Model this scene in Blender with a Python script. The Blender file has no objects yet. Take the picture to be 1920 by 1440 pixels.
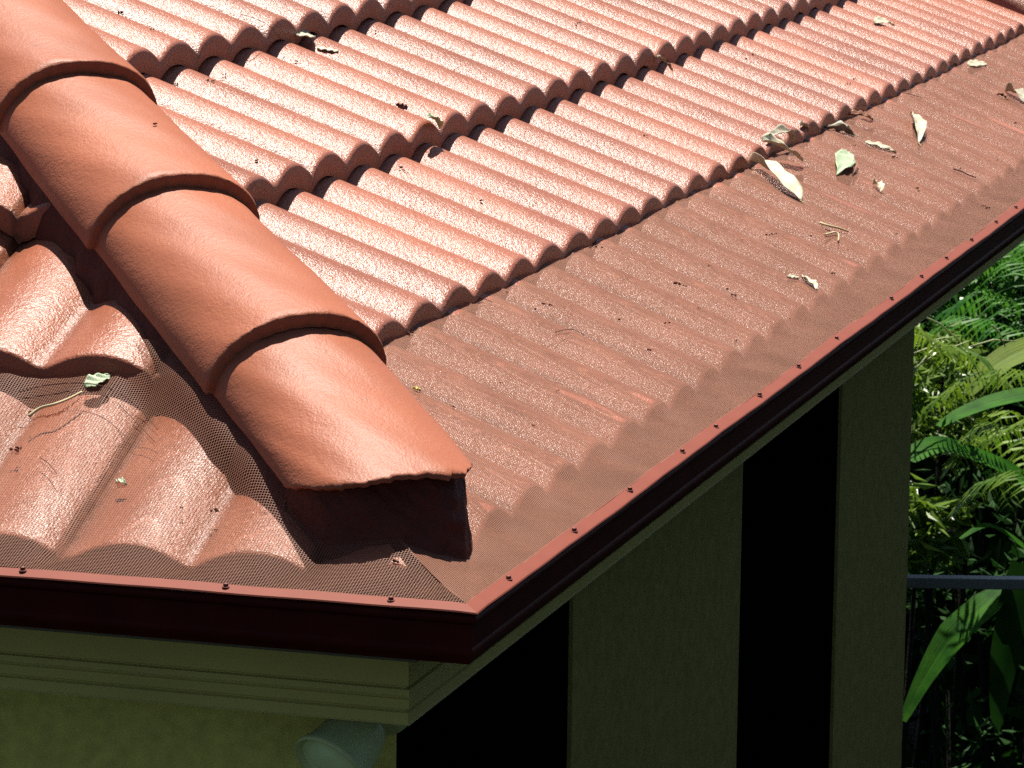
import bpy, bmesh, math, random
import numpy as np
from mathutils import Vector, Matrix
C = bpy.context.scene.collection
rnd = random.Random(7)
rad = math.radians

# ------------------------------------------------------------------ camera
CAM = Vector((1.20794, -3.95842, 0.98364))
YAW, PIT, ROL, FPX = 0.287858, 0.175282, 0.0126216, 7442.76      # focal length in pixels of a 1920 wide frame
def cam_axes():
    cy, sy, cp, sp = math.cos(YAW), math.sin(YAW), math.cos(PIT), math.sin(PIT)
    f = Vector((-sy*cp, cy*cp, -sp)); r = Vector((cy, sy, 0)); u = r.cross(f)
    cr, sr = math.cos(ROL), math.sin(ROL)
    return cr*r+sr*u, -sr*r+cr*u, f
RX, UX, FX = cam_axes()
cd = bpy.data.cameras.new('camera'); cam = bpy.data.objects.new('camera', cd); C.objects.link(cam)
M = Matrix((RX, UX, -FX)).transposed().to_4x4(); M.translation = CAM
cam.matrix_world = M
cd.sensor_width = 36; cd.lens = FPX/1920*36; cd.clip_start = .1; cd.clip_end = 500
cd.dof.use_dof = True; cd.dof.focus_distance = 4.7; cd.dof.aperture_fstop = 52
bpy.context.scene.camera = cam

# ------------------------------------------------------------------ light
SUN = Vector((-0.12, 0.36, 1.0)).normalized()                      # towards the sun
el = math.asin(SUN.z); az = math.atan2(SUN.x, SUN.y)
w = bpy.data.worlds.new('World'); bpy.context.scene.world = w; w.use_nodes = True
nt = w.node_tree; bg = nt.nodes['Background']
sky = nt.nodes.new('ShaderNodeTexSky'); sky.sky_type = 'NISHITA'; sky.sun_disc = False
sky.sun_elevation = el; sky.sun_rotation = az; sky.air_density = .7; sky.dust_density = 1.0; sky.ozone_density = .6
nt.links.new(sky.outputs[0], bg.inputs[0]); bg.inputs[1].default_value = 0.05
sd = bpy.data.lights.new('sun', 'SUN'); sd.energy = 5.0; sd.angle = rad(0.53); sd.color = (1.0, .945, .85)
so = bpy.data.objects.new('sun', sd); C.objects.link(so)
so.rotation_euler = SUN.to_track_quat('Z', 'Y').to_euler(); so.location = (0, 4, 9)
sc = bpy.context.scene
sc.view_settings.view_transform = 'Standard'; sc.view_settings.look = 'None'
sc.view_settings.exposure = 1.15; sc.view_settings.gamma = 1.0
sc.render.engine = 'CYCLES'
try:
    sc.cycles.use_denoising = False
    sc.cycles.max_bounces = 8; sc.cycles.transparent_max_bounces = 12
except Exception: pass

# ------------------------------------------------------------------ helpers
def tag(o, label=None, cat=None, group=None, kind=None):
    if label: o['label'] = label
    if cat: o['category'] = cat
    if group: o['group'] = group
    if kind: o['kind'] = kind
    return o
def empty(name, loc=(0, 0, 0)):
    o = bpy.data.objects.new(name, None); C.objects.link(o); o.location = loc
    o.empty_display_size = .1
    return o
def mesh_obj(name, V, F, mat, parent=None, smooth=False, uv=None, angle=None):
    me = bpy.data.meshes.new(name)
    me.from_pydata([tuple(map(float, v)) for v in V], [], [tuple(map(int, f)) for f in F]); me.update()
    if uv is not None:
        l = me.uv_layers.new(name='UVMap'); vi = np.zeros(len(me.loops), dtype=np.int32)
        me.loops.foreach_get('vertex_index', vi)
        l.data.foreach_set('uv', np.asarray(uv, dtype=np.float32)[vi].ravel())
    if mat: me.materials.append(mat)
    if smooth:
        me.polygons.foreach_set('use_smooth', [True]*len(me.polygons))
        if angle: 
            try: me.set_sharp_from_angle(angle=angle)
            except Exception: pass
    o = bpy.data.objects.new(name, me); C.objects.link(o)
    if parent:
        o.parent = parent
        o.matrix_parent_inverse = Matrix.Identity(4)
        pl = parent.location
        if pl.length: me.transform(Matrix.Translation(-pl))
    return o
def box(V, F, x0, x1, y0, y1, z0, z1):
    b = len(V)
    V += [(x0,y0,z0),(x1,y0,z0),(x1,y1,z0),(x0,y1,z0),(x0,y0,z1),(x1,y0,z1),(x1,y1,z1),(x0,y1,z1)]
    F += [(b,b+3,b+2,b+1),(b+4,b+5,b+6,b+7),(b,b+1,b+5,b+4),(b+1,b+2,b+6,b+5),(b+2,b+3,b+7,b+6),(b+3,b,b+4,b+7)]
def tube(V, F, pts, rs, n=8):
    """smooth tube through pts with radii rs, appended to V, F"""
    pts = [Vector(p) for p in pts]; base = len(V)
    up = Vector((0.13, .2, .97))
    for i, p in enumerate(pts):
        t = (pts[min(i+1, len(pts)-1)]-pts[max(i-1, 0)]).normalized()
        a = t.cross(up)
        if a.length < 1e-3: a = t.cross(Vector((1, 0, 0)))
        a.normalize(); b = t.cross(a)
        r = rs[i] if hasattr(rs, '__len__') else rs
        for k in range(n):
            th = 2*math.pi*k/n; V.append(tuple(p+(a*math.cos(th)+b*math.sin(th))*r))
    for i in range(len(pts)-1):
        for k in range(n):
            a0 = base+i*n+k; a1 = base+i*n+(k+1) % n
            F.append((a0, a1, a1+n, a0+n))
    F.append(tuple(base+k for k in range(n-1, -1, -1)))
    F.append(tuple(base+(len(pts)-1)*n+k for k in range(n)))
def ray(px, py):
    return (FX + RX*((px-960)/FPX) - UX*((py-720)/FPX)).normalized()
def at_y(px, py, Y):
    d = ray(px, py); return CAM+d*((Y-CAM.y)/d.y)

# ------------------------------------------------------------------ materials
def mat(name):
    m = bpy.data.materials.new(name); m.use_nodes = True
    return m, m.node_tree, m.node_tree.nodes['Principled BSDF']
def nd(nt, typ, **k):
    n = nt.nodes.new(typ)
    for a, b in k.items():
        if a in n.inputs: n.inputs[a].default_value = b
        else: setattr(n, a, b)
    return n
def ramp(nt, stops):
    r = nt.nodes.new('ShaderNodeValToRGB'); e = r.color_ramp.elements
    e[0].position, e[0].color = stops[0]; e[1].position, e[1].color = stops[-1]
    for p, c in stops[1:-1]:
        x = e.new(p); x.color = c
    return r
def c4(c): return (c[0], c[1], c[2], 1)
def coords(nt):
    return nt.nodes.new('ShaderNodeTexCoord').outputs['Object']

def painted(name, base, rough=.34, grit=1.0, scale=330., dist=.0012, dirt=.5, spec=.5, streak=False, patchy=0.0, coat=0.0):
    """red roof membrane paint brushed over gritty concrete"""
    m, nt, b = mat(name); L = nt.links.new; co = coords(nt)
    big = nd(nt, 'ShaderNodeTexNoise', Scale=5.5, Detail=4.0); L(co, big.inputs['Vector'])
    mid = nd(nt, 'ShaderNodeTexNoise', Scale=60., Detail=5.0, Roughness=.65); L(co, mid.inputs['Vector'])
    r1 = ramp(nt, [(.3, c4([x*.86 for x in base])), (.7, c4([min(1, x*1.10) for x in base]))]); L(big.outputs['Fac'], r1.inputs[0])
    dr = ramp(nt, [(.63, (0,0,0,1)), (.74, (1,1,1,1))]); L(mid.outputs['Fac'], dr.inputs[0])
    mul = nd(nt, 'ShaderNodeMath', operation='MULTIPLY'); mul.inputs[1].default_value = dirt; L(dr.outputs[0], mul.inputs[0])
    mx = nd(nt, 'ShaderNodeMix', data_type='RGBA'); L(mul.outputs[0], mx.inputs[0]); L(r1.outputs[0], mx.inputs[6])
    mx.inputs[7].default_value = c4([base[0]*.42, base[1]*.45, base[2]*.5])
    col = mx.outputs[2]
    # pin holes and specks
    vo = nd(nt, 'ShaderNodeTexVoronoi', Scale=38.0); L(co, vo.inputs['Vector'])
    vr = ramp(nt, [(.045, (1,1,1,1)), (.075, (0,0,0,1))]); L(vo.outputs['Distance'], vr.inputs[0])
    sel = nd(nt, 'ShaderNodeSeparateColor'); L(vo.outputs['Color'], sel.inputs[0])
    gt = nd(nt, 'ShaderNodeMath', operation='GREATER_THAN'); gt.inputs[1].default_value = .86; L(sel.outputs[0], gt.inputs[0])
    m2 = nd(nt, 'ShaderNodeMath', operation='MULTIPLY'); L(vr.outputs[0], m2.inputs[0]); L(gt.outputs[0], m2.inputs[1])
    m3 = nd(nt, 'ShaderNodeMath', operation='MULTIPLY'); L(m2.outputs[0], m3.inputs[0]); m3.inputs[1].default_value = min(1, dirt*1.2)
    mx2 = nd(nt, 'ShaderNodeMix', data_type='RGBA'); L(m3.outputs[0], mx2.inputs[0]); L(col, mx2.inputs[6])
    mx2.inputs[7].default_value = (.05, .02, .012, 1)
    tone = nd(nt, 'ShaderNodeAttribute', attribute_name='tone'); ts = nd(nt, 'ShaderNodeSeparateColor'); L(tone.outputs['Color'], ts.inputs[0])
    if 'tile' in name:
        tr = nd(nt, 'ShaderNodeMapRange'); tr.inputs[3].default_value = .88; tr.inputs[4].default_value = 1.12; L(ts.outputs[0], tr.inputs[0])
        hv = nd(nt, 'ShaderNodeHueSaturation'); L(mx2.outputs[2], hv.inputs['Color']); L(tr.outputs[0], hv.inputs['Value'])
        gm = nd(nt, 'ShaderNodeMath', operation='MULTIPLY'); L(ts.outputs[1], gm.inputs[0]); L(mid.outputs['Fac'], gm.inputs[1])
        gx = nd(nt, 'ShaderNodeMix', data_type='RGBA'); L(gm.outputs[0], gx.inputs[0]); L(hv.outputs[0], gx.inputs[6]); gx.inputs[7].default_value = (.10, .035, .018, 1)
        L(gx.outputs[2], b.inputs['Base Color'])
    else:
        L(mx2.outputs[2], b.inputs['Base Color'])
    # grit
    f = nd(nt, 'ShaderNodeTexNoise', Scale=scale, Detail=2.0, Roughness=.6); L(co, f.inputs['Vector'])
    f2 = nd(nt, 'ShaderNodeTexNoise', Scale=scale*.33, Detail=2.0); L(co, f2.inputs['Vector'])
    ad = nd(nt, 'ShaderNodeMath', operation='ADD'); L(f.outputs['Fac'], ad.inputs[0]); L(f2.outputs['Fac'], ad.inputs[1])
    bp = nd(nt, 'ShaderNodeBump', Distance=dist, Strength=grit); L(ad.outputs[0], bp.inputs['Height'])
    if patchy:
        pr = ramp(nt, [(.35, (1-patchy,)*3+(1,)), (.65, (1,1,1,1))]); L(big.outputs['Fac'], pr.inputs[0])
        pm = nd(nt, 'ShaderNodeMath', operation='MULTIPLY'); pm.inputs[1].default_value = grit; L(pr.outputs[0], pm.inputs[0]); L(pm.outputs[0], bp.inputs['Strength'])
    L(bp.outputs[0], b.inputs['Normal'])
    rr = nd(nt, 'ShaderNodeMapRange'); rr.inputs[3].default_value = rough-.05; rr.inputs[4].default_value = rough+.10
    L(big.outputs['Fac'], rr.inputs[0]); L(rr.outputs[0], b.inputs['Roughness'])
    b.inputs['Specular IOR Level'].default_value = spec
    if coat:
        b.inputs['Coat Weight'].default_value = coat; b.inputs['Coat Roughness'].default_value = .16
        g1 = nd(nt, 'ShaderNodeTexNoise', Scale=430., Detail=1.0); L(co, g1.inputs['Vector'])
        bc = nd(nt, 'ShaderNodeBump', Distance=.0032, Strength=1.0); L(g1.outputs['Fac'], bc.inputs['Height'])
        L(bc.outputs[0], b.inputs['Coat Normal'])
    return m
RED = (.272, .088, .046)
M_tile = painted('tile_paint', RED, rough=.30, grit=1.0, scale=400., dist=.0012, spec=.48)
M_tile_front = painted('tile_paint_worn', RED, rough=.30, grit=1.0, scale=360., dist=.0014, spec=.24, dirt=.9, patchy=.4)
M_cap = painted('cap_paint', (.295, .096, .050), rough=.46, grit=.9, scale=360., dist=.0009, dirt=.45, spec=.17, patchy=.4)
M_mortar_shade = painted('mortar_shade_paint', (.085, .017, .008), rough=.7, grit=1.0, scale=120., dist=.003, dirt=.5, spec=.25)  # dark red carries the deep shade under the caps in its colour
def simple(name, col, rough=.5, spec=.5, bump=0, scale=80, var=.08, metallic=0, trans=0):
    m, nt, b = mat(name); L = nt.links.new; co = coords(nt)
    n = nd(nt, 'ShaderNodeTexNoise', Scale=scale*.25, Detail=5.0); L(co, n.inputs['Vector'])
    r = ramp(nt, [(.3, c4([x*(1-var) for x in col])), (.7, c4([min(1, x*(1+var)) for x in col]))]); L(n.outputs['Fac'], r.inputs[0])
    L(r.outputs[0], b.inputs['Base Color'])
    b.inputs['Roughness'].default_value = rough; b.inputs['Specular IOR Level'].default_value = spec
    b.inputs['Metallic'].default_value = metallic
    if trans: b.inputs['Transmission Weight'].default_value = trans
    if bump:
        n2 = nd(nt, 'ShaderNodeTexNoise', Scale=scale, Detail=3.0); L(co, n2.inputs['Vector'])
        bp = nd(nt, 'ShaderNodeBump', Distance=bump, Strength=1.0); L(n2.outputs['Fac'], bp.inputs['Height']); L(bp.outputs[0], b.inputs['Normal'])
    return m
M_trim = simple('trim_enamel', (.165, .043, .027), .6, .12, var=.05)
M_gutter = simple('gutter_enamel', (.045, .005, .0035), .55, .05, var=.2)
M_gutter_in = simple('gutter_inside', (.02, .007, .005), .8, .1)
M_screw = simple('screw_metal', (.12, .025, .015), .6, .3)
M_fascia = simple('fascia_paint_bounce', (.42, .365, .10), .6, .15, var=.06, scale=30)  # olive includes the green light bounced from the plants
M_wall = simple('wall_render_bounce', (.52, .49, .115), .8, .1, bump=.0015, scale=200, var=.16)  # green bounce from the vegetation is put into this olive
M_pier_shade = simple('pier_render_shade', (.20, .185, .046), .85, .1, bump=.0015, scale=200, var=.16)  # wall render darkened: the weaker light on the piers is in the colour
M_void = simple('void_black', (.001, .001, .001), 1.0, .0)  # matte black painted in for the shade inside the openings
M_rail = simple('rail_steel', (.16, .18, .155), .35, .5)
M_deckwood = simple('soffit_board', (.12, .12, .07), .7, .2)
M_lens = simple('lamp_glass', (.60, .74, .36), .5, .2, trans=.0, scale=200)
M_lampbody = simple('lamp_shell', (.46, .52, .22), .45, .3)

def mesh_material(frac, pitch):
    m, nt, b = mat('guard_mesh_paint'); L = nt.links.new
    uv = nd(nt, 'ShaderNodeUVMap')
    sep = nd(nt, 'ShaderNodeSeparateXYZ'); L(uv.outputs[0], sep.inputs[0])
    def wire(s, pitch, frac):
        a = nd(nt, 'ShaderNodeMath', operation='DIVIDE'); a.inputs[1].default_value = pitch; L(s, a.inputs[0])
        fr = nd(nt, 'ShaderNodeMath', operation='FRACT'); L(a.outputs[0], fr.inputs[0])
        l = nd(nt, 'ShaderNodeMath', operation='LESS_THAN'); l.inputs[1].default_value = frac; L(fr.outputs[0], l.inputs[0])
        return l.outputs[0]
    wx = wire(sep.outputs[0], pitch, frac); wy = wire(sep.outputs[1], pitch, frac)
    mxm = nd(nt, 'ShaderNodeMath', operation='MAXIMUM'); L(wx, mxm.inputs[0]); L(wy, mxm.inputs[1])
    L(mxm.outputs[0], b.inputs['Alpha'])
    n = nd(nt, 'ShaderNodeTexNoise', Scale=12., Detail=4.0); L(coords(nt), n.inputs['Vector'])
    r = ramp(nt, [(.3, (.185, .080, .047, 1)), (.7, (.24, .105, .066, 1))]); L(n.outputs['Fac'], r.inputs[0])
    L(r.outputs[0], b.inputs['Base Color']); b.inputs['Roughness'].default_value = .6
    b.inputs['Specular IOR Level'].default_value = .2
    return m
M_mesh = {'front': mesh_material(.150, .0033), 'right': mesh_material(.32, .0022)}

def leaf_mat(name, c1, c2, rough=.6, translucent=.15, veins=40., spec=.3):
    m, nt, b = mat(name); L = nt.links.new; co = coords(nt)
    n = nd(nt, 'ShaderNodeTexNoise', Scale=veins, Detail=4.0); L(co, n.inputs['Vector'])
    r = ramp(nt, [(.3, c4(c1)), (.7, c4(c2))]); L(n.outputs['Fac'], r.inputs[0]); L(r.outputs[0], b.inputs['Base Color'])
    b.inputs['Roughness'].default_value = rough; b.inputs['Specular IOR Level'].default_value = spec
    if translucent:
        tr = nd(nt, 'ShaderNodeBsdfTranslucent'); L(r.outputs[0], tr.inputs[0])
        ms = nd(nt, 'ShaderNodeMixShader'); ms.inputs[0].default_value = translucent
        L(b.outputs[0], ms.inputs[1]); L(tr.outputs[0], ms.inputs[2])
        L(ms.outputs[0], nt.nodes['Material Output'].inputs[0])
    return m
M_dryleaf = leaf_mat('dry_leaf_cream', (.42, .38, .26), (.62, .60, .46))
M_dryleaf2 = leaf_mat('dry_leaf_grey', (.18, .15, .10), (.44, .41, .32))
M_greenleaf = leaf_mat('fallen_leaf_green', (.24, .34, .19), (.44, .50, .35))
M_brownleaf = leaf_mat('fallen_leaf_brown', (.14, .05, .025), (.26, .11, .06))
M_twig = simple('twig_bark', (.45, .38, .22), .7, .2)
M_darktwig = simple('dark_twig', (.07, .025, .015), .7, .2)
M_litter = simple('litter_crumb', (.07, .022, .014), .8, .1)
def vein_mat(name, c1, c2, rough, translucent, spec):
    m = leaf_mat(name, c1, c2, rough, translucent, 14., spec); nt = m.node_tree; L = nt.links.new
    uv = nd(nt, 'ShaderNodeUVMap'); mp = nd(nt, 'ShaderNodeMapping'); mp.inputs['Scale'].default_value = (34, 1.2, 1); L(uv.outputs[0], mp.inputs[0])
    n = nd(nt, 'ShaderNodeTexNoise', Scale=1., Detail=3.); L(mp.outputs[0], n.inputs['Vector'])
    b = nt.nodes['Principled BSDF']; src = b.inputs['Base Color'].links[0].from_socket
    mr = nd(nt, 'ShaderNodeMapRange'); mr.inputs[1].default_value = .3; mr.inputs[2].default_value = .7; mr.inputs[3].default_value = .55; mr.inputs[4].default_value = 1.35; L(n.outputs['Fac'], mr.inputs[0])
    hv = nd(nt, 'ShaderNodeHueSaturation'); L(src, hv.inputs['Color']); L(mr.outputs[0], hv.inputs['Value'])
    for l in list(src.links): 
        if l.to_node != hv: to = l.to_socket; nt.links.remove(l); L(hv.outputs[0], to)
    bp = nd(nt, 'ShaderNodeBump', Distance=.003, Strength=.6); L(n.outputs['Fac'], bp.inputs['Height']); L(bp.outputs[0], b.inputs['Normal'])
    return m
M_strap = vein_mat('strap_leaf_green', (.012, .085, .003), (.05, .19, .008), .6, .45, .12)
M_lime = vein_mat('lime_leaf', (.10, .17, .003), (.16, .25, .006), .6, .45, .2)
M_palm = leaf_mat('palm_leaflet', (.014, .10, .006), (.08, .23, .02), .4, .4, 10., .5)
M_shrub = leaf_mat('shrub_leaf', (.04, .11, .005), (.17, .27, .02), .4, .35, 8., .5)
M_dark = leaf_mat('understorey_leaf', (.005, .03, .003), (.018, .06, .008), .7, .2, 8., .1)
M_pale = leaf_mat('pale_stem', (.30, .36, .16), (.45, .48, .26), .5, .2, 20.)
M_soil = simple('soil', (.005, .006, .003), .95, .05, bump=.03, scale=20, var=.3)
M_bark = simple('bark', (.007, .007, .004), .9, .1, bump=.01, scale=40, var=.3)

# ------------------------------------------------------------------ roof geometry
P = 0.45336; T = math.tan(P); CP = math.cos(P)                       # 26 degree pitch
A0 = -0.01897                                                        # rib-top plane at the lip
G = 0.2862                                                           # plan gauge of a course
D1 = 0.3847; RIB = .15; PH = [0.092, .112, .097, .079, .09, .085, .1, .09, .08, .09]
STEPS = {'right': .040, 'front': .041}; H = .0215
def rib_profile(u):
    """height below the rib top (<=0) for u measured along the eave, rib crest at u=0"""
    v = ((u+RIB/2) % RIB)-RIB/2
    a = abs(v)/.070
    return -H if a >= 1 else -H*(1-(1-a**2.15)**1.12)
AF = .027                                                            # the front slope lies a little higher
def plane_z(s, side='right'): return A0+s*T+(AF*min(1, max(0, (s-.06)/.33)) if side == 'front' else 0)
def nose_d(k, side): return D1+(k-1)*G-((.012 if k else .009) if side == 'front' else 0)
def tile_z(k, s, u, side='right'):
    d = nose_d(k, side)
    z = plane_z(s, side)-(.030 if k == 0 and side == 'right' else STEPS[side])*(s-d)/G+rib_profile(u)
    tile_u = (u % (2*RIB))
    if abs(tile_u-.082) < .0042: z -= .006                           # interlock joint, one per two-rib tile
    if abs(tile_u-.066) < .002: z += .0015
    return z
def slope_pt(side, s, u, z):
    """side 'right': s inward from the right eave, u along +Y.  side 'front': s inward from the front eave, u along -X"""
    return (-s, u, z) if side == 'right' else (-u, s, z)
def course_mesh(side, k, umax, mat_, parent):
    rk = random.Random(k*7+(3 if side == 'right' else 0))
    d = nose_d(k, side); top = d+G+.03
    ph = PH[k] if side == 'right' else .1381
    if side == 'front': ph = .438 % .15
    u0 = d-.02; du = .0125 if side == 'right' else .006
    # columns: rib-aware so that nothing jumps a crest
    n = int((umax-u0)/du)+1
    rows = [d, d+.0012, d+.004, d+.009, d+.03, d+.08, d+.15, d+.22, d+G, top]
    V = []; F = []
    offs = {}
    def jit(u):
        t = int((u-ph+.082)//.3)
        if t not in offs: offs[t] = (rk.uniform(-.0015, .0015), rk.uniform(-.0016, .0016))
        return offs[t]
    us = [u0+i*du for i in range(n)]
    for ri, s in enumerate(rows):
        for u in us:
            js, jz = jit(u); wob = .0006*math.sin(u*37+k*3)
            z = tile_z(k, s, u-ph, side)+jz+wob
            if ri == 0: z -= .0042
            elif ri == 1: z -= .0014
            V.append(slope_pt(side, s+js, u, z))
    nose = len(V)
    for u in us:                                                     # plumb-ish nose face, 24 mm of concrete
        js, jz = jit(u); wob = .0006*math.sin(u*37+k*3)
        z = tile_z(k, d, u-ph, side)+jz+wob
        V.append(slope_pt(side, d+.006+js, u, z-.035))
    under = len(V)
    for u in us:
        js, jz = jit(u)
        V.append(slope_pt(side, d+.09+js, u, tile_z(k, d+.09, u-ph, side)-.035+jz))
    flip = side == 'front'
    def q(a, b, c, e): F.append((a, e, c, b) if flip else (a, b, c, e))
    for r in range(len(rows)-1):
        for i in range(n-1):
            a = r*n+i; q(a, a+1, a+n+1, a+n)
    for i in range(n-1):
        q(nose+i, nose+i+1, i+1, i); q(under+i, under+i+1, nose+i+1, nose+i)
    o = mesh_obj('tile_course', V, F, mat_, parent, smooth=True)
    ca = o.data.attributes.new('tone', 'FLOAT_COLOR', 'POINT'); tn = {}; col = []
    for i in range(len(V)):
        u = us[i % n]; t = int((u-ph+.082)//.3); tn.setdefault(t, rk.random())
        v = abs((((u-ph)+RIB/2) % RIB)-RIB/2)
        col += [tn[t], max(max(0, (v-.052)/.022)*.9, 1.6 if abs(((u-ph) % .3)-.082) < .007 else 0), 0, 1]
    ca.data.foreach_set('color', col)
    bm = bmesh.new(); bm.from_mesh(o.data)
    off = .012
    # keep only this side of the hip (the vertical plane x = -y)
    no = Vector((1, 1, 0)).normalized()*(1 if side == 'right' else -1)
    bmesh.ops.bisect_plane(bm, geom=bm.verts[:]+bm.edges[:]+bm.faces[:], plane_co=no*off, plane_no=no, clear_inner=True)
    bmesh.ops.recalc_face_normals(bm, faces=bm.faces[:])
    bm.to_mesh(o.data); bm.free()
    try: o.data.set_sharp_from_angle(angle=rad(48))
    except Exception: pass
    return o

house = empty('house', (0, 0, 0))
tag(house, 'house corner with glossy red tiled hip roof, red gutter and walls coloured olive for deep shade and green bounce', 'house')
NC = 9
YMAX = 6.0
for side, umax in (('right', YMAX), ('front', 3.6)):
    # batten sheet carrying the tiles
    V = []; F = []
    dt = D1+(NC-1)*G+.2
    for (s, u) in ((.10, .10), (.10, umax), (dt, umax), (dt, dt)):
        V.append(slope_pt(side, s, u, plane_z(s)-.095))
    for (s, u) in ((.10, .10), (.10, umax), (dt, umax), (dt, dt)):
        V.append(slope_pt(side, s, u, plane_z(s)-.115))
    F = [(0,1,2,3),(7,6,5,4),(0,4,5,1),(1,5,6,2),(2,6,7,3),(3,7,4,0)]
    rs = mesh_obj('roof_slope', V, F, M_deckwood, house)
    rs['label'] = ('long red tiled slope running away to the right' if side == 'right' else 'red tiled front slope left of the hip')
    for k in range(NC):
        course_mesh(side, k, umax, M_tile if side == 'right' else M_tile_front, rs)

# ------------------------------------------------------------------ hip caps
AX = Vector((1, -1, -T)).normalized(); SD = Vector((1, 1, 0)).normalized(); NN = AX.cross(SD)
if NN.z < 0: NN = -NN
SLEN = math.sqrt(2+T*T)
def hip_pt(t): return Vector((-t, t, A0+t*T))
CW, CR, CZ, CE = .2354, .0975, .0070, .027
joints = [.3598, .6122, .8411, 1.073, 1.305, 1.54, 1.775, 2.01, 2.245, 2.47]
EDGE = [.210, .190, .170, .158, .150, .148, .146, .142, .150, .168, .185, .200, .212]   # broken lower edge of the last cap
LW, LRR, LZ = .225, .064, .006
def arch_pt(t, th, w, r, z, inner=0., pw=.9):
    c = math.cos(th)
    return hip_pt(t)+NN*(z+(r-inner)*math.sin(th)**.95)+SD*(CE-math.copysign(abs(c)**pw, c)*(w/2-inner))
def edge_t(th):
    f = th/math.pi*12; i = min(11, int(f)); return EDGE[i]*(1-(f-i))+EDGE[i+1]*(f-i)
def cap_dims(f, last):
    if last: return LW-.012*f, LRR+.0155*f, LZ+.001*f
    return CW-.024*f, CR-.0215*f, CZ-.001*f
THK = .0185
def cap(t_low, t_up, last=False, seed=0):
    rk = random.Random(seed)
    n = 60; m = 26; N = n+1
    V = []; F = []
    tu = t_up+.055
    def ring(f, extra, inner, i):
        w, r, z = cap_dims(f, last); out = []
        for k in range(n+1):
            th = math.pi*k/n
            t0 = (edge_t(th)+.0012*math.sin(k*2.3)+.0010*math.sin(k*5.1+1)) if last else t_low+.0006*math.sin(k*1.7+seed)
            t = t0+extra if extra is not None else t0+(tu-t0)*f
            p = arch_pt(t, th, w, r, z, inner)
            if not inner: p += NN*(.0009*math.sin(th*5+seed+i*.35)+.0006*math.sin(th*11+i*.8))
            out.append(tuple(p))
        return out
    rings = [ring(0, 0, .0026, 0), ring(0, .0012, .0008, 0), ring(0, .0036, 0, 0)]+[ring(j/m, None if j else .004, 0, j) for j in range(1, m+1)]
    tk = .007 if last else THK
    inn = [ring(0, 0, tk, 0), ring(.1, None, THK, 0), ring(.4, None, THK, 0), ring(1, None, THK, 0)]
    for R_ in rings+inn: V += R_
    for i in range(len(rings)-1):
        for k in range(n):
            a = i*N+k; F.append((a, a+N, a+N+1, a+1))
    b0 = len(rings)*N
    for i in range(len(inn)-1):
        for k in range(n):
            a = b0+i*N+k; F.append((a, a+1, a+N+1, a+N))
    for k in range(n): F.append((k, k+1, b0+k+1, b0+k))
    # feet
    for k in (0, n):
        outer = [i*N+k for i in range(len(rings))]; inner_ = [b0+i*N+k for i in range(len(inn))]
        F.append(tuple(outer+inner_[::-1]))
    o = mesh_obj('hip_cap', V, F, M_cap, house, smooth=True)
    bm = bmesh.new(); bm.from_mesh(o.data)
    bmesh.ops.recalc_face_normals(bm, faces=bm.faces[:])
    bm.to_mesh(o.data); bm.free()
    try: o.data.set_sharp_from_angle(angle=rad(50))
    except Exception: pass
    return o
cap(.2, joints[0], True, 5)
for i in range(len(joints)-1): cap(joints[i], joints[i+1], False, i)

# mortar bedding under the feet of the caps (both flanks, set back) and the end filling
def mortar():
    V = []; F = []
    N = 170; t1 = joints[-1]
    for side in (-1, 1):
        base = len(V)
        ts = [.222+(t1-.23)*i/(N-1) for i in range(N)]
        for t in ts:
            wob = .002*math.sin(t*55+side)+.002*math.sin(t*131)+.0015*math.sin(t*310)
            b = hip_pt(t); inx = .008 if side < 0 else .020
            for (o_, z_) in ((-.012, .018), (-.010+wob*.3, .004), (-.004+wob, -.015), (.002+wob*1.4, -.03), (.006+wob*1.5, -.06), (.006, -.10)):
                V.append(tuple(b+SD*(CE+side*(CW/2-inx+o_))+Vector((0, 0, CZ+z_))))
        for i in range(N-1):
            for k in range(5):
                a = base+i*6+k; F.append((a, a+6, a+7, a+1) if side < 0 else (a, a+1, a+7, a+6))
    mesh_obj('mortar_bedding', V, F, M_mortar_shade, house, smooth=True)
    V = []; F = []; n = 60; rows = 24
    for k in range(n+1):
        th = math.pi*k/n
        back = .012+.010*math.sin(th)
        p = arch_pt(edge_t(th)+back, th, LW, LRR, LZ, .008 if th < 2.6 else .004)
        for r in range(rows+1):
            g = r/rows; zb = min(plane_z(min(-p.x, p.y)), p.z-.01)-.055
            z = p.z+(zb-p.z)*g
            wx = .0030*math.sin(p.x*90+z*60)+.0022*math.sin(p.y*170-z*110)+.0015*math.sin(z*240+p.x*300)
            fl = .068*g*math.sin(min(th, 2.2)/2.2*math.pi*.5)*(1 if th < 2.4 else max(0, 1-(th-2.4)/.5))
            V.append((p.x+wx*.7+fl*.7, p.y-wx*.7-fl*.7, z))
    for k in range(n):
        for r in range(rows):
            a = k*(rows+1)+r; F.append((a, a+1, a+rows+2, a+rows+1))
    mesh_obj('mortar_end', V, F, M_mortar_shade, house, smooth=True)
mortar()

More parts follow.
